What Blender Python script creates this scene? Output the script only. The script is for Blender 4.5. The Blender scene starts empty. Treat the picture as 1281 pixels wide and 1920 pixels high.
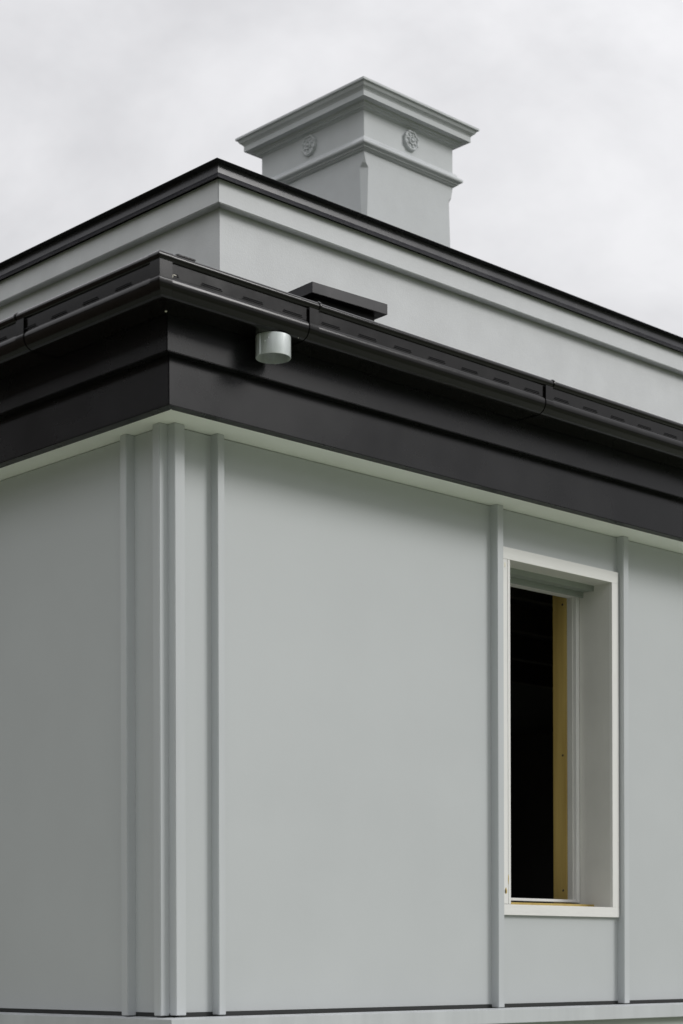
import bpy, bmesh, math, random
from mathutils import Vector, Matrix
random.seed(7)
S = bpy.context.scene
COL = S.collection

# ------------------------------------------------------------------ camera
F_PX, ROLL = 3492.0, 20.0 / 6990.0          # focal length in pixels of a 1920 px tall frame
YAW = math.atan2(3634.5, F_PX)
fw = Vector((math.cos(YAW), math.sin(YAW), 0)); rt = Vector((math.sin(YAW), -math.cos(YAW), 0)); up = Vector((0, 0, 1))
cx = rt * math.cos(ROLL) - up * math.sin(ROLL)
cy = rt * math.sin(ROLL) + up * math.cos(ROLL)
cam = bpy.data.cameras.new('camera'); camo = bpy.data.objects.new('camera', cam); COL.objects.link(camo)
M = Matrix((cx, cy, -fw)).transposed().to_4x4(); M.translation = (-3.7553, -4.7087, 0.1712)
camo.matrix_world = M
cam.sensor_fit = 'VERTICAL'; cam.sensor_height = 36.0; cam.lens = F_PX / 1920 * 36
cam.shift_y = 841.4 / 1920
cam.clip_start = 0.1; cam.clip_end = 6000
cam.dof.use_dof = True; cam.dof.focus_distance = 6.5; cam.dof.aperture_fstop = 4.5
S.camera = camo

# ------------------------------------------------------------------ sky: heavy overcast
SUN_EL, SUN_AZ = 33.0, -54.0               # direction towards the light, azimuth in the XY plane
SKY_OFF = (15.15, -16.1, -3.64)
w = bpy.data.worlds.new('World'); S.world = w; w.use_nodes = True
N, L = w.node_tree.nodes, w.node_tree.links
N.clear()
def node(tree, t, **kw):
    n = tree.nodes.new(t)
    for k, v in kw.items():
        if k.startswith('i_'):
            key = k[2:]
            n.inputs[int(key) if key.isdigit() else key.replace('_', ' ')].default_value = v
        else: setattr(n, k, v)
    return n
wt = w.node_tree
out = node(wt, 'ShaderNodeOutputWorld')
sky = node(wt, 'ShaderNodeTexSky', sky_type='NISHITA', sun_disc=False)
sky.sun_elevation = math.radians(SUN_EL); sky.sun_rotation = math.radians(90 - SUN_AZ)
bg_sky = node(wt, 'ShaderNodeBackground', i_Strength=0.07)
L.new(sky.outputs[0], bg_sky.inputs[0])
tc = node(wt, 'ShaderNodeTexCoord')
sep = node(wt, 'ShaderNodeSeparateXYZ'); L.new(tc.outputs['Generated'], sep.inputs[0])
zc = node(wt, 'ShaderNodeMath', operation='MAXIMUM', i_1=0.0); L.new(sep.outputs[2], zc.inputs[0])
# overcast luminance law (1 + 2 sin h) / 3
lum = node(wt, 'ShaderNodeMath', operation='MULTIPLY_ADD', i_1=0.76, i_2=0.315); L.new(zc.outputs[0], lum.inputs[0])
# flat cloud layer: direction projected on a ceiling plane
zp = node(wt, 'ShaderNodeMath', operation='ADD', i_1=0.25); L.new(zc.outputs[0], zp.inputs[0])
div = node(wt, 'ShaderNodeVectorMath', operation='DIVIDE'); L.new(tc.outputs['Generated'], div.inputs[0])
cmb = node(wt, 'ShaderNodeCombineXYZ')
for k in range(3): L.new(zp.outputs[0], cmb.inputs[k])
L.new(cmb.outputs[0], div.inputs[1])
n1 = node(wt, 'ShaderNodeTexNoise', i_Scale=2.6, i_Detail=6.0, i_Roughness=0.60, i_Distortion=0.3); off = node(wt, 'ShaderNodeVectorMath', operation='ADD'); off.inputs[1].default_value = SKY_OFF
L.new(div.outputs[0], off.inputs[0]); L.new(off.outputs[0], n1.inputs['Vector'])
r1 = node(wt, 'ShaderNodeMapRange', i_1=0.30, i_2=0.70, i_3=0.80, i_4=1.135); L.new(n1.outputs[0], r1.inputs[0])
mul = node(wt, 'ShaderNodeMath', operation='MULTIPLY'); L.new(lum.outputs[0], mul.inputs[0]); L.new(r1.outputs[0], mul.inputs[1])
tint = node(wt, 'ShaderNodeMix', data_type='RGBA'); tint.inputs[6].default_value = (0.975, 0.97, 1.0, 1); tint.inputs[7].default_value = (0.995, 0.99, 1.0, 1)
L.new(n1.outputs[0], tint.inputs[0])
bg_cl = node(wt, 'ShaderNodeBackground'); L.new(tint.outputs[2], bg_cl.inputs[0]); L.new(mul.outputs[0], bg_cl.inputs[1])
mix = node(wt, 'ShaderNodeMixShader', i_0=0.93); L.new(bg_sky.outputs[0], mix.inputs[1]); L.new(bg_cl.outputs[0], mix.inputs[2])
L.new(mix.outputs[0], out.inputs[0])

sun = bpy.data.lights.new('sun', 'SUN'); sun.energy = 1.15; sun.angle = math.radians(22); sun.color = (1.0, 0.985, 0.965)
suno = bpy.data.objects.new('sun', sun); COL.objects.link(suno)
sd = Vector((math.cos(math.radians(SUN_EL)) * math.cos(math.radians(SUN_AZ)), math.cos(math.radians(SUN_EL)) * math.sin(math.radians(SUN_AZ)), math.sin(math.radians(SUN_EL))))
suno.rotation_euler = sd.to_track_quat('Z', 'Y').to_euler(); suno.location = (0, -8, 12)

S.view_settings.view_transform = 'Standard'; S.view_settings.look = 'None'
S.view_settings.exposure = 0.5; S.view_settings.gamma = 1.0
S.render.engine = 'CYCLES'
S.cycles.use_denoising = True
S.cycles.max_bounces = 8

# ------------------------------------------------------------------ materials
def material(name, col, rough=0.5, var=0.05, vscale=3.0, bump=0.0, bscale=200.0, metallic=0.0, spec=0.5, col2=None, stretch=None, rvar=0.06, dirt=0.0):
    m = bpy.data.materials.new(name); m.use_nodes = True
    t = m.node_tree; t.nodes.clear()
    o = node(t, 'ShaderNodeOutputMaterial'); b = node(t, 'ShaderNodeBsdfPrincipled', i_Roughness=rough, i_Metallic=metallic)
    b.inputs['Specular IOR Level'].default_value = spec
    t.links.new(b.outputs[0], o.inputs[0])
    g = node(t, 'ShaderNodeNewGeometry')
    mp = node(t, 'ShaderNodeMapping'); t.links.new(g.outputs['Position'], mp.inputs[0])
    if stretch: mp.inputs['Scale'].default_value = stretch
    n = node(t, 'ShaderNodeTexNoise', i_Scale=vscale, i_Detail=6.0, i_Roughness=0.6); t.links.new(mp.outputs[0], n.inputs['Vector'])
    mr = node(t, 'ShaderNodeMapRange', i_1=0.3, i_2=0.7); t.links.new(n.outputs[0], mr.inputs[0])
    mx = node(t, 'ShaderNodeMix', data_type='RGBA')
    c2 = col2 or tuple(c * (1 - 2 * var) for c in col)
    mx.inputs[6].default_value = (*c2, 1); mx.inputs[7].default_value = (*(col if col2 else tuple(min(1, c * (1 + var)) for c in col)), 1)
    t.links.new(mr.outputs[0], mx.inputs[0])
    last = mx.outputs[2]
    if dirt:
        nd = node(t, 'ShaderNodeTexNoise', i_Scale=38.0, i_Detail=8.0, i_Roughness=0.75); t.links.new(g.outputs['Position'], nd.inputs['Vector'])
        md = node(t, 'ShaderNodeMapRange', i_1=0.66, i_2=0.80, i_3=0.0, i_4=dirt); t.links.new(nd.outputs[0], md.inputs[0])
        dx = node(t, 'ShaderNodeMix', data_type='RGBA'); dx.inputs[7].default_value = (0.30, 0.29, 0.27, 1)
        t.links.new(md.outputs[0], dx.inputs[0]); t.links.new(last, dx.inputs[6]); last = dx.outputs[2]
    t.links.new(last, b.inputs['Base Color'])
    rr = node(t, 'ShaderNodeMapRange', i_1=0.3, i_2=0.7, i_3=max(0.05, rough - rvar), i_4=min(1, rough + rvar)); t.links.new(n.outputs[0], rr.inputs[0])
    t.links.new(rr.outputs[0], b.inputs['Roughness'])
    if bump:
        nb = node(t, 'ShaderNodeTexNoise', i_Scale=bscale, i_Detail=4.0, i_Roughness=0.6); t.links.new(mp.outputs[0], nb.inputs['Vector'])
        bp = node(t, 'ShaderNodeBump', i_Strength=bump, i_Distance=0.004); t.links.new(nb.outputs[0], bp.inputs['Height'])
        t.links.new(bp.outputs[0], b.inputs['Normal'])
    return m

MAT = dict(
    wall=material('wall_paint', (0.488, 0.509, 0.517), 0.48, 0.012, 2.2, 0.05, 70, rvar=0.05),
    batten=material('batten_paint', (0.512, 0.533, 0.546), 0.40, 0.04, 9, 0.06, 90, stretch=(1, 1, 0.08)),
    parapet=material('parapet_render_paint', (0.625, 0.64, 0.65), 0.7, 0.045, 5, 0.25, 160),
    render=material('render_paint', (0.525, 0.545, 0.555), 0.7, 0.04, 5, 0.25, 160),
    soffit=material('soffit_paint', (0.86, 0.885, 0.82), 0.55, 0.02, 2.5, 0.04, 80),
    trim=material('white_primer', (0.745, 0.74, 0.72), 0.5, 0.03, 14, 0.22, 120, stretch=(0.15, 1, 1)),
    trimv=material('white_primer_upright', (0.745, 0.74, 0.72), 0.5, 0.03, 14, 0.2, 120, stretch=(1, 1, 0.12)),
    reveal=material('reveal_paint', (0.66, 0.655, 0.62), 0.5, 0.03, 4, 0.05, 90),
    track=material('track_metal', (0.30, 0.33, 0.30), 0.45, 0.04, 8),
    fascia=material('fascia_paint', (0.0065, 0.0065, 0.0078), 0.27, 0.10, 3, 0.0, spec=0.27, rvar=0.05),
    gutter=material('gutter_steel', (0.0055, 0.005, 0.0048), 0.16, 0.1, 9, 0.0, spec=0.29, rvar=0.04),
    cap=material('capping_steel', (0.042, 0.042, 0.048), 0.25, 0.06, 6, 0.0, spec=0.5),
    vent=material('vent_steel', (0.011, 0.011, 0.014), 0.38, 0.08, 10, 0.0, spec=0.3),
    galv=material('galvanised_steel', (0.66, 0.70, 0.70), 0.36, 0.12, 30, 0.05, 60, metallic=0.4, stretch=(1, 1, 0.3)),
    timber=material('pine_timber', (0.60, 0.44, 0.14), 0.6, 0.0, 26, 0.10, 120, col2=(0.44, 0.30, 0.085), stretch=(1, 1, 0.05)),
    rawpine=material('bare_pine', (0.46, 0.34, 0.10), 0.6, 0.0, 30, 0.05, 120, col2=(0.36, 0.25, 0.06)),
    wrap=material('building_wrap', (0.02, 0.022, 0.022), 0.6, 0.08, 6),
    interior=material('dark_interior', (0.045, 0.042, 0.04), 0.8, 0.1, 3),
    joist=material('joist_timber', (0.17, 0.15, 0.12), 0.7, 0.1, 12),
    roof=material('roof_steel', (0.010, 0.010, 0.011), 0.8, 0.08, 5, spec=0.08),
    bead=material('sealant', (0.75, 0.72, 0.62), 0.6, 0.05, 60),
    screw=material('screw_steel', (0.05, 0.045, 0.04), 0.4, 0.05, 60),
    bounce_paving=material('bounce_concrete', (0.30, 0.32, 0.26), 0.85, 0.06, 2.0, 0.2, 60),
    weatherboard=material('brown_weatherboard', (0.10, 0.075, 0.055), 0.6, 0.08, 8, 0.1, 60, stretch=(1, 0.1, 1)),
    added_forest=material('added_hillside', (0.035, 0.05, 0.022), 0.95, 0.2, 0.05, 0.0),
    membrane=material('roof_membrane', (0.03, 0.03, 0.032), 0.7, 0.1, 2),
    lower=material('lower_wall_paint', (0.40, 0.43, 0.40), 0.6, 0.03, 3, 0.08, 80),
)
# ground: worn grass with gravel patches
gm = bpy.data.materials.new('lawn_and_gravel'); gm.use_nodes = True
t = gm.node_tree; b = t.nodes['Principled BSDF']; b.inputs['Roughness'].default_value = 0.95
g = node(t, 'ShaderNodeNewGeometry')
na = node(t, 'ShaderNodeTexNoise', i_Scale=0.5, i_Detail=8.0, i_Roughness=0.65); t.links.new(g.outputs['Position'], na.inputs['Vector'])
nb = node(t, 'ShaderNodeTexNoise', i_Scale=22.0, i_Detail=8.0, i_Roughness=0.7); t.links.new(g.outputs['Position'], nb.inputs['Vector'])
ra = node(t, 'ShaderNodeMapRange', i_1=0.42, i_2=0.58); t.links.new(na.outputs[0], ra.inputs[0])
c1 = node(t, 'ShaderNodeMix', data_type='RGBA'); c1.inputs[6].default_value = (0.05, 0.08, 0.025, 1); c1.inputs[7].default_value = (0.09, 0.12, 0.05, 1); t.links.new(nb.outputs[0], c1.inputs[0])
c2 = node(t, 'ShaderNodeMix', data_type='RGBA'); c2.inputs[6].default_value = (0.09, 0.10, 0.06, 1); c2.inputs[7].default_value = (0.13, 0.13, 0.09, 1); t.links.new(nb.outputs[0], c2.inputs[0])
c3 = node(t, 'ShaderNodeMix', data_type='RGBA'); t.links.new(ra.outputs[0], c3.inputs[0]); t.links.new(c1.outputs[2], c3.inputs[6]); t.links.new(c2.outputs[2], c3.inputs[7])
t.links.new(c3.outputs[2], b.inputs['Base Color'])
MAT['ground'] = gm

# ------------------------------------------------------------------ mesh helpers
def link(name, me, mat, parent=None, smooth=None):
    me.materials.append(MAT[mat])
    o = bpy.data.objects.new(name, me); COL.objects.link(o)
    if parent is not None: o.parent = parent
    if smooth is not None:
        for p in me.polygons: p.use_smooth = True
        try: me.set_sharp_from_angle(angle=math.radians(smooth))
        except Exception: pass
    return o
def finish(name, bm, mat, parent=None, smooth=None, bevel=0, seg=2):
    if bevel:
        bmesh.ops.bevel(bm, geom=list(bm.edges), offset=bevel, segments=seg, affect='EDGES', clamp_overlap=True)
    bmesh.ops.recalc_face_normals(bm, faces=list(bm.faces))
    me = bpy.data.meshes.new(name); bm.to_mesh(me); bm.free()
    return link(name, me, mat, parent, smooth)
def addbox(bm, x0, x1, y0, y1, z0, z1):
    v = [bm.verts.new(p) for p in ((x0,y0,z0),(x1,y0,z0),(x1,y1,z0),(x0,y1,z0),(x0,y0,z1),(x1,y0,z1),(x1,y1,z1),(x0,y1,z1))]
    for f in ((0,3,2,1),(4,5,6,7),(0,1,5,4),(1,2,6,5),(2,3,7,6),(3,0,4,7)): bm.faces.new([v[i] for i in f])
def box(name, x0, x1, y0, y1, z0, z1, mat, parent=None, bevel=0, seg=2):
    bm = bmesh.new(); addbox(bm, x0, x1, y0, y1, z0, z1)
    return finish(name, bm, mat, parent, 35 if bevel else None, bevel, seg)
def addrings(bm, rings, closed_profile=True, caps=True):
    vs = [[bm.verts.new(p) for p in r] for r in rings]
    n = len(vs[0])
    for a, c in zip(vs[:-1], vs[1:]):
        for i in range(n if closed_profile else n - 1):
            j = (i + 1) % n
            bm.faces.new((a[i], a[j], c[j], c[i]))
    if caps and closed_profile:
        bm.faces.new(vs[0]); bm.faces.new(list(reversed(vs[-1])))
BX, BY = 0.0, -0.043           # eaves are offset from this corner (the front overhang is the deeper one)
def run_x(profile, x0, x1, base=(BX, BY), mitre=True):
    """rings of a profile [(o, z)] running along +X on the front; x0 None -> mitred at the corner"""
    ra = [((base[0] - o) if x0 is None else x0, base[1] - o, z) for o, z in profile]
    rb = [(x1, base[1] - o, z) for o, z in profile]
    return [ra, rb]
def run_y(profile, y0, y1, base=(BX, BY)):
    ra = [(base[0] - o, (base[1] - o) if y0 is None else y0, z) for o, z in profile]
    rb = [(base[0] - o, y1, z) for o, z in profile]
    return [ra, rb]
def sweep(name, profile, side, a, b, mat, parent, base=(BX, BY), smooth=30, bevel=0):
    bm = bmesh.new()
    addrings(bm, run_x(profile, a, b, base) if side == 'x' else run_y(profile, a, b, base))
    return finish(name, bm, mat, parent, smooth, bevel)
def rect(o0, o1, z0, z1): return [(o0, z0), (o1, z0), (o1, z1), (o0, z1)]
def sweep_rect(name, profile, x0, x1, y0, y1, mat, parent, smooth=30):
    """closed profile [(o, z)] carried round a rectangle with mitred corners"""
    bm = bmesh.new()
    rings = [[(x0 - o, y0 - o, z) for o, z in profile], [(x1 + o, y0 - o, z) for o, z in profile], [(x1 + o, y1 + o, z) for o, z in profile], [(x0 - o, y1 + o, z) for o, z in profile]]
    rings.append(rings[0])
    vs = [[bm.verts.new(p) for p in r] for r in rings[:4]]; vs.append(vs[0])
    n = len(profile)
    for a, c in zip(vs[:-1], vs[1:]):
        for i in range(n):
            bm.faces.new((a[i], a[(i + 1) % n], c[(i + 1) % n], c[i]))
    return finish(name, bm, mat, parent, smooth)
def tag(o, label=None, cat=None, kind=None, group=None):
    if label: o['label'] = label
    if cat: o['category'] = cat
    if kind: o['kind'] = kind
    if group: o['group'] = group
    return o
def arc(cx_, cz, r, a0, a1, n):
    return [(cx_ + r * math.cos(math.radians(a0 + (a1 - a0) * i / n)), cz + r * math.sin(math.radians(a0 + (a1 - a0) * i / n))) for i in range(n + 1)]

# ------------------------------------------------------------------ setting
XE, YE, ZG = 9.0, 7.0, -2.75
bm = bmesh.new()
gs = 2500
vs = [bm.verts.new(p) for p in ((-gs, -gs, ZG), (gs, -gs, ZG), (gs, gs, ZG), (-gs, gs, ZG))]; bm.faces.new(vs)
tag(finish('ground', bm, 'ground'), kind='structure')

# ring of wooded terrain, added out of view to block low sky light
bm = bmesh.new(); rings_ = []; nseg = 96
for rr_, hh in ((140, 0.0), (200, 14), (280, 40), (380, 62), (520, 60), (800, 30)):
    rg = []
    for i in range(nseg):
        an = 2 * math.pi * i / nseg
        f = 1 + 0.18 * math.sin(3 * an + 1.0) + 0.12 * math.sin(7 * an + 2.2) + 0.07 * math.sin(15 * an) + random.uniform(-0.05, 0.05)
        rg.append(bm.verts.new((rr_ * math.cos(an), rr_ * math.sin(an), ZG - 0.5 + hh * f)))
    rings_.append(rg)
for A_, B_ in zip(rings_[:-1], rings_[1:]):
    for i in range(nseg): bm.faces.new((A_[i], A_[(i + 1) % nseg], B_[(i + 1) % nseg], B_[i]))
tag(finish('added_hills', bm, 'added_forest', smooth=60), kind='structure')
# pale unseen slab round the house, added to bounce light upward
bm = bmesh.new(); addbox(bm, -6.5, XE + 4, -7.5, YE + 4, ZG - 0.1, ZG + 0.004)
tag(finish('bounce_yard', bm, 'bounce_paving'), kind='structure')
house = bpy.data.objects.new('house', None); COL.objects.link(house); house.location = (0, 0, ZG); house.empty_display_size = 0.3
tag(house, 'pale grey panelled house with black eaves gutter, rendered parapet and square chimney', 'house')
bpy.context.view_layer.update()
ROOTS = []
# (children are built in world space; the house empty is offset, so its inverse is applied at the end)

# ---- walls: dark wrapped backing, painted sheets, cover battens
H = 1.90
WX0, WX1, WZ0, WZ1 = 1.600, 2.2852, 0.372, 1.735      # hole in the backing for the window
bm = bmesh.new()
addbox(bm, 0.012, WX0, 0.009, 0.26, -0.10, H); addbox(bm, WX1 + 0.02, XE, 0.009, 0.26, -0.10, H)
addbox(bm, WX0, WX1 + 0.02, 0.009, 0.20, -0.10, WZ0); addbox(bm, WX0, WX1 + 0.02, 0.009, 0.20, WZ1, H)
wall_f = finish('wall', bm, 'wrap', house); tag(wall_f, 'panelled wall with the unglazed window opening')
bm = bmesh.new(); addbox(bm, 0.009, 0.20, 0.27, YE, -0.10, H)
wall_s = finish('wall', bm, 'wrap', house); tag(wall_s, 'shaded panelled wall left of the corner')

def sheet_x(x0, x1, z0=0.004, z1=H - 0.002):
    return box('wall_panel', x0, x1, 0.0, 0.0085, z0, z1, 'wall', wall_f, 0.0012, 1)
def sheet_y(y0, y1):
    return box('wall_panel', 0.0, 0.0085, y0, y1, 0.004, H - 0.002, 'wall', wall_s, 0.0012, 1)
def batten_x(x0, w_=0.032, z0=-0.005):
    return box('batten', x0, x0 + w_, -0.035 + random.uniform(-.0006, .0006), 0.003, z0 + random.uniform(-.003, .002), H + 0.0, 'batten', wall_f, 0.0018, 2)
def batten_y(y0, w_=0.034, z0=-0.005):
    return box('batten', -0.035 + random.uniform(-.0006, .0006), 0.003, y0, y0 + w_, z0 + random.uniform(-.003, .002), H + 0.0, 'batten', wall_s, 0.0018, 2)
# front: corner strip, wide sheet, window bay, further sheets
sheet_x(0.0, 0.1945); sheet_x(0.1955, 1.5775)
sheet_x(1.5785, 2.3515, 0.004, 0.366); sheet_x(1.5785, 2.3515, 1.738)
sheet_x(2.3045, 2.3515, 0.3665, 1.7375)
xs_b = [2.3345, 3.68, 5.02, 6.36, 7.70]
for a_, b_ in zip(xs_b, xs_b[1:] + [XE - 0.02]): sheet_x(a_ + 0.018, b_ + 0.017)
batten_x(0.0, 0.042); batten_x(0.1797, 0.030); batten_x(1.5604, 0.0352)
for x in xs_b: batten_x(x, 0.0352)
# side
sheet_y(0.0086, 0.192); ys_b = [0.1753, 1.52, 2.86, 4.20, 5.54]
for a_, b_ in zip(ys_b, ys_b[1:] + [YE - 0.02]): sheet_y(a_ + 0.0175, b_ + 0.0165)
batten_y(0.0, 0.036)
for y in ys_b: batten_y(y)

# ---- belt board under the walls and the lower storey
LB = [(0.0, -0.066), (0.066, -0.066), (0.066, -0.014), (0.0, -0.0095)]
LBASE = (0.0, -0.025)
sweep('belt_board', LB, 'x', None, XE, 'batten', house, LBASE, bevel=0.0015)
sweep('belt_board', LB, 'y', None, YE, 'batten', house, LBASE, bevel=0.0015)
box('flashing', -0.0009, 0.009, -0.004, YE, -0.06, 0.0035, 'wrap', house)
box('flashing', 0.0092, XE, -0.0009, 0.0088, -0.06, 0.0035, 'wrap', house)
bm = bmesh.new(); addbox(bm, -0.03, XE, -0.055, 0.2, ZG, -0.067); tag(finish('lower_wall', bm, 'lower', house), 'lower storey wall under the belt board')
bm = bmesh.new(); addbox(bm, -0.03, 0.2, 0.201, YE, ZG, -0.067); finish('lower_wall', bm, 'lower', house)
# rear walls; the wide opening is added to let light into the room
bm = bmesh.new(); addbox(bm, 0.201, 1.2, YE - 0.2, YE, ZG, 2.15); addbox(bm, 7.6, XE, YE - 0.2, YE, ZG, 2.15); addbox(bm, 1.2, 7.6, YE - 0.2, YE, ZG, 0.3); addbox(bm, 1.2, 7.6, YE - 0.2, YE, 1.95, 2.15); finish('rear_wall', bm, 'lower', house)
bm = bmesh.new(); addbox(bm, XE - 0.2, XE, 0.261, YE - 0.201, ZG, 2.15); finish('rear_wall', bm, 'interior', house)

# ---- soffit, fascias
bm = bmesh.new(); addbox(bm, -0.1045, XE, BY - 0.1045, 0.27, H, H + 0.012)
tag(finish('soffit_board', bm, 'soffit', house), 'pale soffit board under the black fascia')
bm = bmesh.new(); addbox(bm, -0.1045, 0.27, 0.2705, YE, H, H + 0.012); finish('soffit_board', bm, 'soffit', house)
bm = bmesh.new(); addbox(bm, 0.10, XE - 0.05, 0.05, YE - 0.05, 2.151, 2.17); finish('ceiling', bm, 'interior', house)
for s, e in (('x', XE), ('y', YE)):
    tag(sweep('fascia_board', rect(0.105, 0.1445, 1.8935, 2.075), s, None, e, 'fascia', house, smooth=30, bevel=0.002), 'lower black fascia board above the soffit')
    tag(sweep('fascia_board', rect(0.1447, 0.1775, 2.0465, 2.235), s, None, e, 'fascia', house, smooth=30, bevel=0.002), 'upper black fascia board under the gutter')

# ---- roof between eaves and parapet
PX_, PY_ = 0.8994, 0.8038
bm = bmesh.new()
ro = [bm.verts.new(p) for p in ((-0.238, BY - 0.238, 2.293), (XE, BY - 0.238, 2.293), (XE, PY_ + 0.1, 2.315), (PX_ + 0.1, PY_ + 0.1, 2.315), (PX_ + 0.1, YE, 2.315), (-0.238, YE, 2.293))]
ru = [bm.verts.new(v.co - Vector((0, 0, 0.055))) for v in ro]
bm.faces.new((ro[0], ro[1], ro[2], ro[3])); bm.faces.new((ro[0], ro[3], ro[4], ro[5]))
bm.faces.new((ru[0], ru[3], ru[2], ru[1])); bm.faces.new((ru[0], ru[5], ru[4], ru[3]))
for i in range(6): bm.faces.new((ro[i], ro[(i + 1) % 6], ru[(i + 1) % 6], ru[i]))
tag(finish('roof', bm, 'roof', house), 'low metal roof between gutter and parapet')

# ---- gutters with overflow slots
ZB = 2.158
FLAT_O = 0.303
Z_RIDGE, Z_FT = 2.2165, 2.262
SLOT_Z0, SLOT_Z1 = 2.2228, 2.2286
def outer_shell():
    p = [(0.1785, 2.240), (0.1785, ZB + 0.004), (0.1815, ZB)]
    p += [(0.270, ZB)] + arc(0.272, 2.196, 0.038, -90, 0, 10)[0:] + [(0.3100, 2.2005), (0.3093, 2.2050), (0.3080, 2.2095), (0.3062, 2.2135), (0.3042, 2.2160), (FLAT_O, Z_RIDGE)]
    return p
def shell_loop(p, t_=0.0018):
    inner = []
    for i, (o, z) in enumerate(p):
        a_ = Vector(p[max(0, i - 1)]); c_ = Vector(p[min(len(p) - 1, i + 1)])
        d = (c_ - a_).normalized(); nrm = Vector((-d.y, d.x))
        inner.append((o + nrm.x * t_, z + nrm.y * t_))
    return p + inner[::-1]
BEAD = arc(0.3005, 2.2712, 0.0142, 0, 345, 23)
def place(side, o, s, z):
    return (s, BY - o, z) if side == 'x' else (BX - o, s, z)
def gutter(side, a, b, slots, e=None):
    bm = bmesh.new()
    f = run_x if side == 'x' else run_y
    addrings(bm, f(shell_loop(outer_shell()), a, b)); addrings(bm, f(BEAD, a, b))
    # slotted flat face: grid with real openings
    s0 = a if a is not None else ((BX if side == 'x' else BY) - FLAT_O)
    cuts = [s0] + [c for sl in slots for c in sl] + [b]
    rows = [Z_RIDGE, SLOT_Z0, SLOT_Z1, Z_FT]
    th = 0.0016
    front = {}; back = {}
    for i, c in enumerate(cuts):
        for j, z in enumerate(rows):
            front[i, j] = bm.verts.new(place(side, FLAT_O, c, z)); back[i, j] = bm.verts.new(place(side, FLAT_O - th, c + (th if (i == 0 and a is None) else 0), z))
    for i in range(len(cuts) - 1):
        for j in range(3):
            if j == 1 and i % 2 == 1:
                ring = [(i, 1), (i + 1, 1), (i + 1, 2), (i, 2)]
                for k in range(4):
                    p_, q_ = ring[k], ring[(k + 1) % 4]
                    bm.faces.new((front[p_], front[q_], back[q_], back[p_]))
                continue
            for dct in (front, back):
                bm.faces.new((dct[i, j], dct[i + 1, j], dct[i + 1, j + 1], dct[i, j + 1]))
    # pressed lip along the lower edge of each opening
    for c0, c1_ in slots:
        ring = []
        for s_ in (c0 - 0.002, c1_ + 0.002):
            ring.append([place(side, o, s_, z) for o, z in ((FLAT_O + 0.0002, SLOT_Z0 - 0.0022), (FLAT_O + 0.0030, SLOT_Z0 - 0.0012), (FLAT_O + 0.0030, SLOT_Z0 + 0.0003), (FLAT_O + 0.0002, SLOT_Z0 - 0.0002))])
        addrings(bm, ring)
    o = finish('gutter', bm, 'gutter', house, 40)
    return o
slx = [(-0.3108 + 0.1668 * n, -0.3108 + 0.1668 * n + 0.0790) for n in range(0, 55)]
slx = [s for s in slx if s[0] > -0.33]
slx[0] = (-0.292, -0.2345)
sly = [(-0.205 + 0.168 * n, -0.205 + 0.168 * n + 0.0780) for n in range(0, 42)]
gut_f = tag(gutter('x', None, XE, slx), 'black slotted gutter along the eaves above the window wall')
gut_s = tag(gutter('y', None, YE, sly), 'black slotted gutter along the eaves left of the corner')
# joint straps: smooth sleeves hugging the gutter, each with a ring round the bead
def strap_profile():
    p = [(0.1790, ZB - 0.0025), (0.268, ZB - 0.0025)] + arc(0.2725, 2.1965, 0.0405, -90, -2, 10) + [(0.3126, 2.2035), (0.3112, 2.2075), (0.3110, 2.2585)]
    return p
def strap(side, s0, s1, sr, parent):
    bm = bmesh.new(); pr = shell_loop(strap_profile(), 0.003)
    addrings(bm, (run_x if side == 'x' else run_y)(pr, s0, s1))
    o = finish('gutter_strap', bm, 'gutter', parent, 10)
    bm = bmesh.new()
    c = Vector(place(side, 0.3005, sr, 2.2712)); k = 20
    for rr_, ww in ((0.0168, 0.0045),):
        rings = []
        for i in range(k):
            an = 2 * math.pi * i / k
            ring = []
            for dr, ds in ((-0.003, -ww), (0.0, -ww), (0.0016, 0), (0.0, ww), (-0.003, ww)):
                oo = 0.3005 + (rr_ + dr) * math.cos(an); zz = 2.2712 + (rr_ + dr) * math.sin(an)
                ring.append(place(side, oo, sr + ds, zz))
            rings.append([bm.verts.new(p_) for p_ in ring])
        for i in range(k):
            A_, B_ = rings[i], rings[(i + 1) % k]
            for j in range(5): bm.faces.new((A_[j], A_[(j + 1) % 5], B_[(j + 1) % 5], B_[j]))
    r_ = finish('strap_ring', bm, 'gutter', parent, 50)
    return o
for s0 in (0.2960, 1.4655, 2.635, 3.805, 4.975, 6.145): strap('x', s0, s0 + 0.040, s0 + 0.0455, gut_f)
for s0 in (0.3560, 1.525, 2.695, 3.865): strap('y', s0, s0 + 0.044, s0 + 0.046, gut_s)
# corner piece
pr = shell_loop(strap_profile(), 0.003)
bm = bmesh.new()
r0 = [(BX - o, -0.3035 + 0.0, z) for o, z in pr]; r1_ = [(BX - o, BY - o, z) for o, z in pr]; r2 = [(-0.2600, BY - o, z) for o, z in pr]
# the back of the profile lies beyond the short legs: shear the leg ends with the mitre
r0 = [(BX - o, max(BY - o + 0.042, -0.3035 + (0.3062 - o) * 0.55), z) for o, z in pr]
r2 = [(max(BX - o + 0.046, -0.2600 + (0.3062 - o) * 0.55), BY - o, z) for o, z in pr]
addrings(bm, [r0, r1_, r2])
cp = finish('corner_sleeve', bm, 'gutter', gut_f, 10)
bm = bmesh.new()
bd = [(0.3005 + (o - 0.3005) * 1.10, 2.2712 + (z - 2.2712) * 1.10) for o, z in BEAD]
addrings(bm, [[(BX - o, -0.303, z) for o, z in bd], [(BX - o, BY - o, z) for o, z in bd], [(-0.262, BY - o, z) for o, z in bd]])
finish('bead_sleeve', bm, 'gutter', gut_f, 40)
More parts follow.
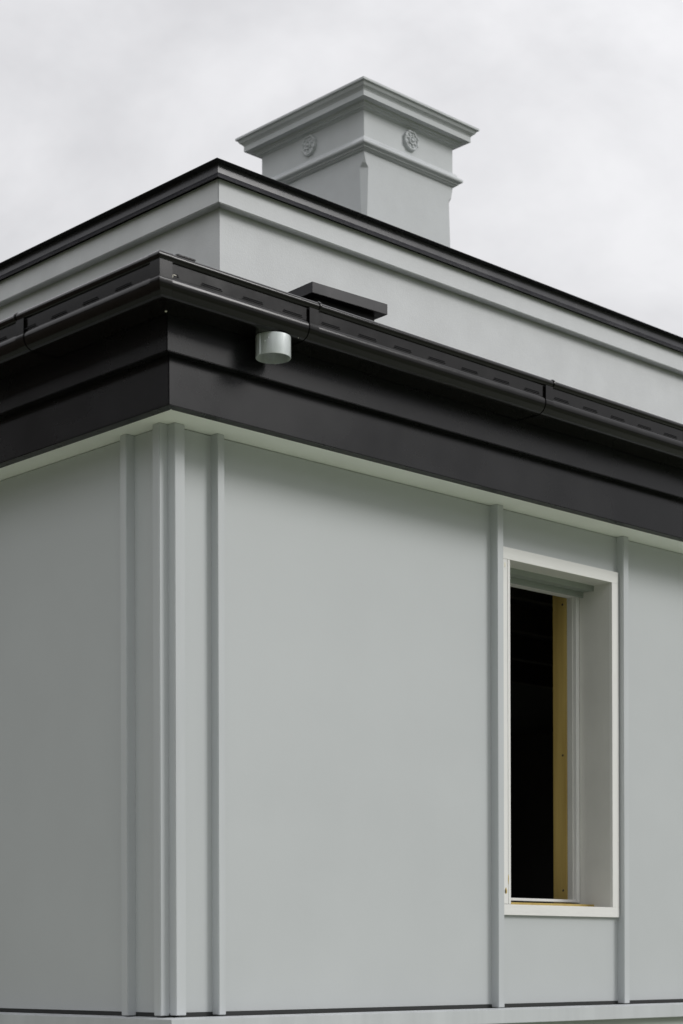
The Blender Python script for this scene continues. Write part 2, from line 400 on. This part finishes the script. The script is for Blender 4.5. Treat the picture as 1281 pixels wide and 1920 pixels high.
# clip strip lying on the bead by the corner, sealant specks
bm = bmesh.new(); addrings(bm, [[(x, y, z) for y, z in ((-0.350, zz), (-0.322, zz + 0.001), (-0.322, zz + 0.0075), (-0.350, zz + 0.0045))] for x, zz in ((-0.238, 2.2860), (-0.170, 2.2860))])
finish('bracket_clip', bm, 'gutter', gut_f, 30)
def blob(name, p, r, mat, parent, sc=(1, 1, 1)):
    bm = bmesh.new(); bmesh.ops.create_icosphere(bm, subdivisions=2, radius=r)
    for v in bm.verts:
        v.co = Vector((v.co.x * sc[0], v.co.y * sc[1], v.co.z * sc[2])) * (1 + random.uniform(-.18, .18)) + Vector(p)
    return finish(name, bm, mat, parent, 60)
blob('sealant_speck', (-0.2615, BY - 0.3100, 2.2165), 0.0022, 'bead', gut_f, (0.8, 0.6, 1.8))
blob('sealant_speck', (-0.2500, BY - 0.3035, 2.2235), 0.0035, 'bead', gut_f, (2.6, 0.5, 0.7))
blob('sealant_speck', (-0.2000, BY - 0.2000, ZB - 0.003), 0.0025, 'bead', gut_f, (1.4, 1.6, 1.2))
blob('sealant_speck', (0.2700, BY - 0.2850, ZB + 0.004), 0.0022, 'bead', gut_f)

# outlet pipe: open thin tube under the gutter
def tube(name, cx_, cy_, r, z0, z1, mat, parent, n=56, th=0.0026):
    bm = bmesh.new()
    rings = []
    for rad, z in ((r, z1), (r, z0 + 0.0015), (r - 0.0004, z0), (r - th, z0), (r - th, z1)):
        rings.append([bm.verts.new((cx_ + rad * math.cos(2 * math.pi * i / n), cy_ + rad * math.sin(2 * math.pi * i / n), z)) for i in range(n)])
    rings.append(rings[0])
    for A_, B_ in zip(rings[:-1], rings[1:]):
        for i in range(n): bm.faces.new((A_[i], A_[(i + 1) % n], B_[(i + 1) % n], B_[i]))
    return finish(name, bm, mat, parent, 40)
PC = (0.2020, -0.2840)
pipe = tag(tube('outlet_pipe', PC[0], PC[1], 0.0565, 2.0905, ZB - 0.0005, 'galv', gut_f), 'short open galvanised outlet pipe under the gutter')
box('pipe_seam', PC[0] - 0.0610, PC[0] - 0.0555, PC[1] - 0.004, PC[1] + 0.010, 2.0915, ZB - 0.001, 'galv', gut_f, 0.001, 1)
for an, zz in ((200, 2.130), (212, 2.139)):
    blob('rivet', (PC[0] + 0.0566 * math.cos(math.radians(an)), PC[1] + 0.0566 * math.sin(math.radians(an)), zz), 0.0028, 'galv', gut_f)

# ---- parapet: rendered wall, projecting band, folded steel capping
bm = bmesh.new(); addbox(bm, PX_, XE + 0.5, PY_, PY_ + 0.22, 2.20, 3.19); addbox(bm, PX_, PX_ + 0.22, PY_ + 0.2201, YE + 0.5, 2.20, 3.19)
par = tag(finish('parapet', bm, 'parapet', house), 'rendered parapet wall above the gutter')
PB = (PX_, PY_)
for s, e in (('x', XE + 0.5), ('y', YE + 0.5)):
    tag(sweep('band', rect(-0.01, 0.038, 3.0828, 3.1765), s, None, e, 'parapet', par, PB, bevel=0.003), 'raised band below the capping')
    cap = [(-0.24, 3.2315), (0.079, 3.2300), (0.0795, 3.2288), (0.078, 3.2284), (0.050, 3.2255), (0.050, 3.1912), (0.060, 3.1712), (0.0565, 3.1700), (0.046, 3.1890), (0.030, 3.2200), (-0.24, 3.2200)]
    tag(sweep('capping', cap, s, None, e, 'cap', par, PB, smooth=20), 'dark folded steel capping')
# mitre cover with rough sealant at the cap corner
bm = bmesh.new()
cv = [(0.0507, 3.2255), (0.0507, 3.1910), (0.0607, 3.1705), (0.0595, 3.1700), (0.0490, 3.1910), (0.0490, 3.2255)]
addrings(bm, [[(PX_ - o, PY_ - o + 0.02 + (3.2255 - z) * 0.2, z) for o, z in cv], [(PX_ - o, PY_ - o, z) for o, z in cv], [(PX_ - o + 0.022 + (3.2255 - z) * 0.75, PY_ - o, z) for o, z in cv]])
finish('capping_mitre', bm, 'cap', par, 20)

box('flat_roof', PX_ + 0.221, XE + 0.4, PY_ + 0.2205, YE + 0.4, 2.86, 2.90, 'membrane', house)
# ---- roof vent (stands slightly askew)
VA = math.radians(-3.4)
def vloc(u, v, z): return (0.731 + u * math.cos(VA) - v * math.sin(VA), 0.10 + u * math.sin(VA) + v * math.cos(VA), z)
def vbox(name, u0, u1, v0, v1, z0, z1, mat, parent, bevel=0.002):
    bm = bmesh.new(); addbox(bm, u0, u1, v0, v1, z0, z1)
    for v in bm.verts: v.co = Vector(vloc(*v.co))
    return finish(name, bm, mat, parent, 30, bevel)
vent = tag(vbox('roof_vent', 0.035, 0.325, 0.035, 0.265, 2.29, 2.5315, 'vent', house), 'low black roof vent box standing askew before the parapet')
tag(vbox('vent_cap', 0.0, 0.3575, 0.0, 0.30, 2.5318, 2.5705, 'vent', vent, 0.0012), 'flat overhanging vent cap')

# ---- chimney
CX0, CX1, CY0, CY1 = 2.7071, 3.352, 1.8405, 2.6026
bm = bmesh.new()
def oct_ring(c, z):
    return [(CX0 + c, CY0, z), (CX1 - c, CY0, z), (CX1, CY0 + c, z), (CX1, CY1 - c, z), (CX1 - c, CY1, z), (CX0 + c, CY1, z), (CX0, CY1 - c, z), (CX0, CY0 + c, z)]
addrings(bm, [oct_ring(c, z) for c, z in ((0.002, 2.26), (0.010, 3.55), (0.0205, 3.862), (0.0300, 4.098), (0.0290, 4.1005), (0.0135, 4.119), (0.0125, 4.122), (0.0015, 4.1645), (0.0012, 4.174))])
chim = tag(finish('chimney', bm, 'render', house), 'square rendered chimney with stop-chamfered corners behind the parapet')
box('frieze', CX0, CX1, CY0, CY1, 4.2405, 4.3900, 'render', chim, 0.002, 1)
mould = [(-0.05, 4.1735), (0.004, 4.1735), (0.008, 4.1765), (0.0125, 4.1790), (0.0135, 4.1835), (0.0205, 4.1850), (0.0225, 4.1915), (0.0290, 4.1935)] + arc(0.0275, 4.2050, 0.0115, -75, 75, 8) + [(0.024, 4.2205), (0.012, 4.2405), (-0.05, 4.2410)]
sweep_rect('neck_moulding', mould, CX0, CX1, CY0, CY1, 'render', chim, 50)
corn = [(-0.05, 4.3775), (0.004, 4.3775), (0.008, 4.3840), (0.020, 4.3850), (0.0225, 4.3940), (0.030, 4.3960), (0.033, 4.4065), (0.0660, 4.4065), (0.0660, 4.4340), (0.0680, 4.4350), (0.0700, 4.4395), (0.0745, 4.4425), (0.0755, 4.4455), (0.0805, 4.4475), (0.0850, 4.4530), (0.0880, 4.4595), (0.0895, 4.4640), (0.0975, 4.4650), (0.0985, 4.4665), (0.0985, 4.4760), (0.097, 4.4770), (-0.05, 4.4900)]
sweep_rect('cornice', corn, CX0, CX1, CY0, CY1, 'render', chim, 25)
box('flue_top', CX0 + 0.05, CX1 - 0.05, CY0 + 0.05, CY1 - 0.05, 4.3901, 4.4905, 'render', chim)
def rosette(center, axis):
    """axis 'y': faces -Y, 'x': faces -X"""
    bm = bmesh.new()
    def lathe(prof, n=36):
        rings = []
        for r, d in prof: rings.append([(r * math.cos(2 * math.pi * i / n), r * math.sin(2 * math.pi * i / n), d) for i in range(n)])
        vs_ = [[bm.verts.new(p) for p in rg] for rg in rings]
        for A_, B_ in zip(vs_[:-1], vs_[1:]):
            for i in range(n): bm.faces.new((A_[i], A_[(i + 1) % n], B_[(i + 1) % n], B_[i]))
        bm.faces.new(vs_[-1])
    lathe([(0.050, -0.002), (0.050, 0.009), (0.048, 0.0135), (0.044, 0.016), (0.040, 0.0155), (0.0375, 0.012), (0.0370, 0.009), (0.004, 0.009)])
    lathe([(0.0215, 0.006), (0.0220, 0.0150), (0.0200, 0.0185), (0.0165, 0.0185), (0.0145, 0.0150), (0.0140, 0.012), (0.002, 0.012)])
    lathe([(0.0095, 0.010), (0.0095, 0.019), (0.0070, 0.0225), (0.002, 0.0235)], 18)
    for k in range(8):
        a_ = 2 * math.pi * (k + 0.5) / 8
        for rad, sr, st, hh, zc_ in ((0.0300, 0.0075, 0.0095, 0.0060, 0.0095), (0.0455, 0.0065, 0.0125, 0.0060, 0.0130)):
            geo = bmesh.ops.create_uvsphere(bm, u_segments=10, v_segments=6, radius=1)
            for v in geo['verts']:
                p = Vector((v.co.x * sr + rad, v.co.y * st, v.co.z * hh + zc_))
                v.co = Vector((p.x * math.cos(a_) - p.y * math.sin(a_), p.x * math.sin(a_) + p.y * math.cos(a_), p.z))
    for v in bm.verts:
        u_, v_, d = v.co
        v.co = Vector((u_, -d, v_)) if axis == 'y' else Vector((-d, -u_, v_))
        v.co += Vector(center)
    return tag(finish('rosette', bm, 'render', chim, 45), 'round flower rosette on the chimney frieze')
rosette((3.0340, CY0, 4.3180), 'y'); rosette((CX0, 2.2320, 4.3200), 'x')

# ---- window: unglazed opening
bm = bmesh.new()                                           # jamb liner boards
addbox(bm, 2.2852, 2.3030, -0.0125, 0.200, 0.3855, 1.7055); addbox(bm, 1.636, 1.656, -0.0125, 0.200, 0.3855, 1.7055)
addbox(bm, 1.6005, 2.3030, -0.0125, 0.200, 1.7056, 1.7340); addbox(bm, 1.6005, 2.3030, -0.0125, 0.200, 0.3725, 0.3854)
win = tag(finish('window', bm, 'reveal', house), 'tall white framed window opening without glass')
tag(box('casing_board', 1.5965, 2.3278, -0.0150, -0.0126, 1.7055, 1.7515, 'trim', win, 0.0008, 1), 'white head casing')
box('casing_board', 1.5965, 2.3278, -0.0152, -0.0126, 0.3445, 0.3850, 'trim', win, 0.0008, 1)
for nm, args in (('head_backing', (1.5965, 2.3278, -0.0126, -0.0006, 1.7060, 1.7515)), ('sill_backing', (1.5965, 2.3278, -0.0126, -0.0006, 0.3445, 0.3722))):
    box(nm, *args, 'trim', win)
box('casing_board', 2.2845, 2.3278, -0.0150, -0.0006, 0.3852, 1.7053, 'trimv', win, 0.0008, 1)
box('casing_board', 1.5965, 1.6402, -0.0150, -0.0006, 0.3862, 1.7048, 'trimv', win, 0.0012, 1)
box('casing_board', 1.6416, 1.6565, -0.0150, -0.0006, 0.3862, 1.7048, 'trimv', win, 0.0012, 1)
box('joint_filler', 1.6402, 1.6416, -0.0125, -0.0007, 0.3862, 1.7048, 'rawpine', win)
blob('timber_knot', (1.6265, -0.0151, 0.436), 0.010, 'rawpine', win, (0.65, 0.06, 1.25))
blob('timber_knot', (1.6225, -0.0157, 0.435), 0.006, 'screw', win, (0.45, 0.06, 1.3))
blob('timber_stain', (1.6410, -0.0150, 0.482), 0.012, 'rawpine', win, (0.22, 0.07, 1.6))
blob('timber_stain', (1.6260, -0.0150, 1.682), 0.009, 'bead', win, (0.6, 0.05, 1.2))
box('blind_track', 1.6562, 2.2835, 0.0780, 0.0800, 1.6830, 1.7054, 'track', win)
box('blind_track', 1.6562, 2.2835, 0.0801, 0.1300, 1.6860, 1.7053, 'track', win)
box('blind_track', 1.6562, 2.2840, 0.1331, 0.1400, 1.6640, 1.7052, 'track', win)
SX = 2.2624
box('sash_stile', SX, 2.2826, 0.1540, 0.1990, 0.4080, 1.6815, 'trimv', win, 0.001, 1)
box('sash_stile', 1.6562, 1.6800, 0.1540, 0.1990, 0.4080, 1.6815, 'trimv', win, 0.001, 1)
box('sash_rail', 1.6801, SX - 0.0001, 0.1560, 0.1990, 0.4090, 0.4195, 'trim', win, 0.001, 1)
box('sash_rail', 1.6801, SX - 0.0001, 0.1560, 0.1990, 1.6680, 1.6815, 'trim', win, 0.001, 1)
box('sash_bead', SX - 0.0035, SX - 0.0002, 0.1720, 0.1985, 0.4200, 1.6675, 'reveal', win)
box('sill_strip', 1.6562, 2.2850, 0.0810, 0.1000, 0.3855, 0.3985, 'rawpine', win, 0.001, 1)
tag(box('stud', SX - 0.004, SX + 0.04, 0.2012, 0.2745, 0.30, 1.80, 'timber', win, 0.001, 1), 'bare pine stud behind the window')
for z in (0.46, 1.02, 1.645): blob('screw_head', (SX - 0.0045, 0.222, z), 0.005, 'screw', win, (0.2, 1, 1))

# ---- room behind the window
box('floor', 0.27, XE - 0.21, 0.27, YE - 0.21, -0.10, -0.06, 'interior', house)
for k in range(5):
    y = 0.75 + 0.62 * k
    box('ceiling_joist', 0.30, XE - 0.25, y, y + 0.045, 1.98, 2.12, 'joist', house)

# ------------------------------------------------------------------ house added outside the frame to shade the left wall and darken its reflections
NX, NY0, NY1, NZ = -4.3, 4.2, 14.0, 4.4
nb_h = bpy.data.objects.new('added_shading_house', None); COL.objects.link(nb_h)
tag(nb_h, 'brown weatherboard house added outside the frame to shade the left wall', 'house')
bm = bmesh.new(); addbox(bm, NX - 8, NX - 0.03, NY0, NY1, ZG, NZ); finish('wall', bm, 'weatherboard', nb_h)
k = 0; z = ZG + 0.02
while z < NZ - 0.05:
    bm = bmesh.new()
    pr_ = [(NX - 0.03, z), (NX, z), (NX - 0.02, z + 0.195), (NX - 0.03, z + 0.195)]
    addrings(bm, [[(x, NY0 - 0.02, zz) for x, zz in pr_], [(x, NY1, zz) for x, zz in pr_]])
    finish('weatherboard', bm, 'weatherboard', nb_h); z += 0.18
bm = bmesh.new()
v = [bm.verts.new(p) for p in ((NX + 0.35, NY0 - 0.5, NZ), (NX + 0.35, NY1 + 0.5, NZ), (NX - 8.5, NY1 + 0.5, NZ), (NX - 8.5, NY0 - 0.5, NZ), (NX - 4, NY0 + 3.5, NZ + 1.8), (NX - 4, NY1 - 3.5, NZ + 1.8))]
for f in ((0, 1, 5, 4), (1, 2, 5), (2, 3, 4, 5), (3, 0, 4), (3, 2, 1, 0)): bm.faces.new([v[i] for i in f])
finish('roof', bm, 'roof', nb_h)

# ------------------------------------------------------------------ keep world placement under the offset house empty
inv = Matrix.Translation((0, 0, -ZG))
for o in list(bpy.data.objects):
    if o.parent is house: o.matrix_parent_inverse = inv
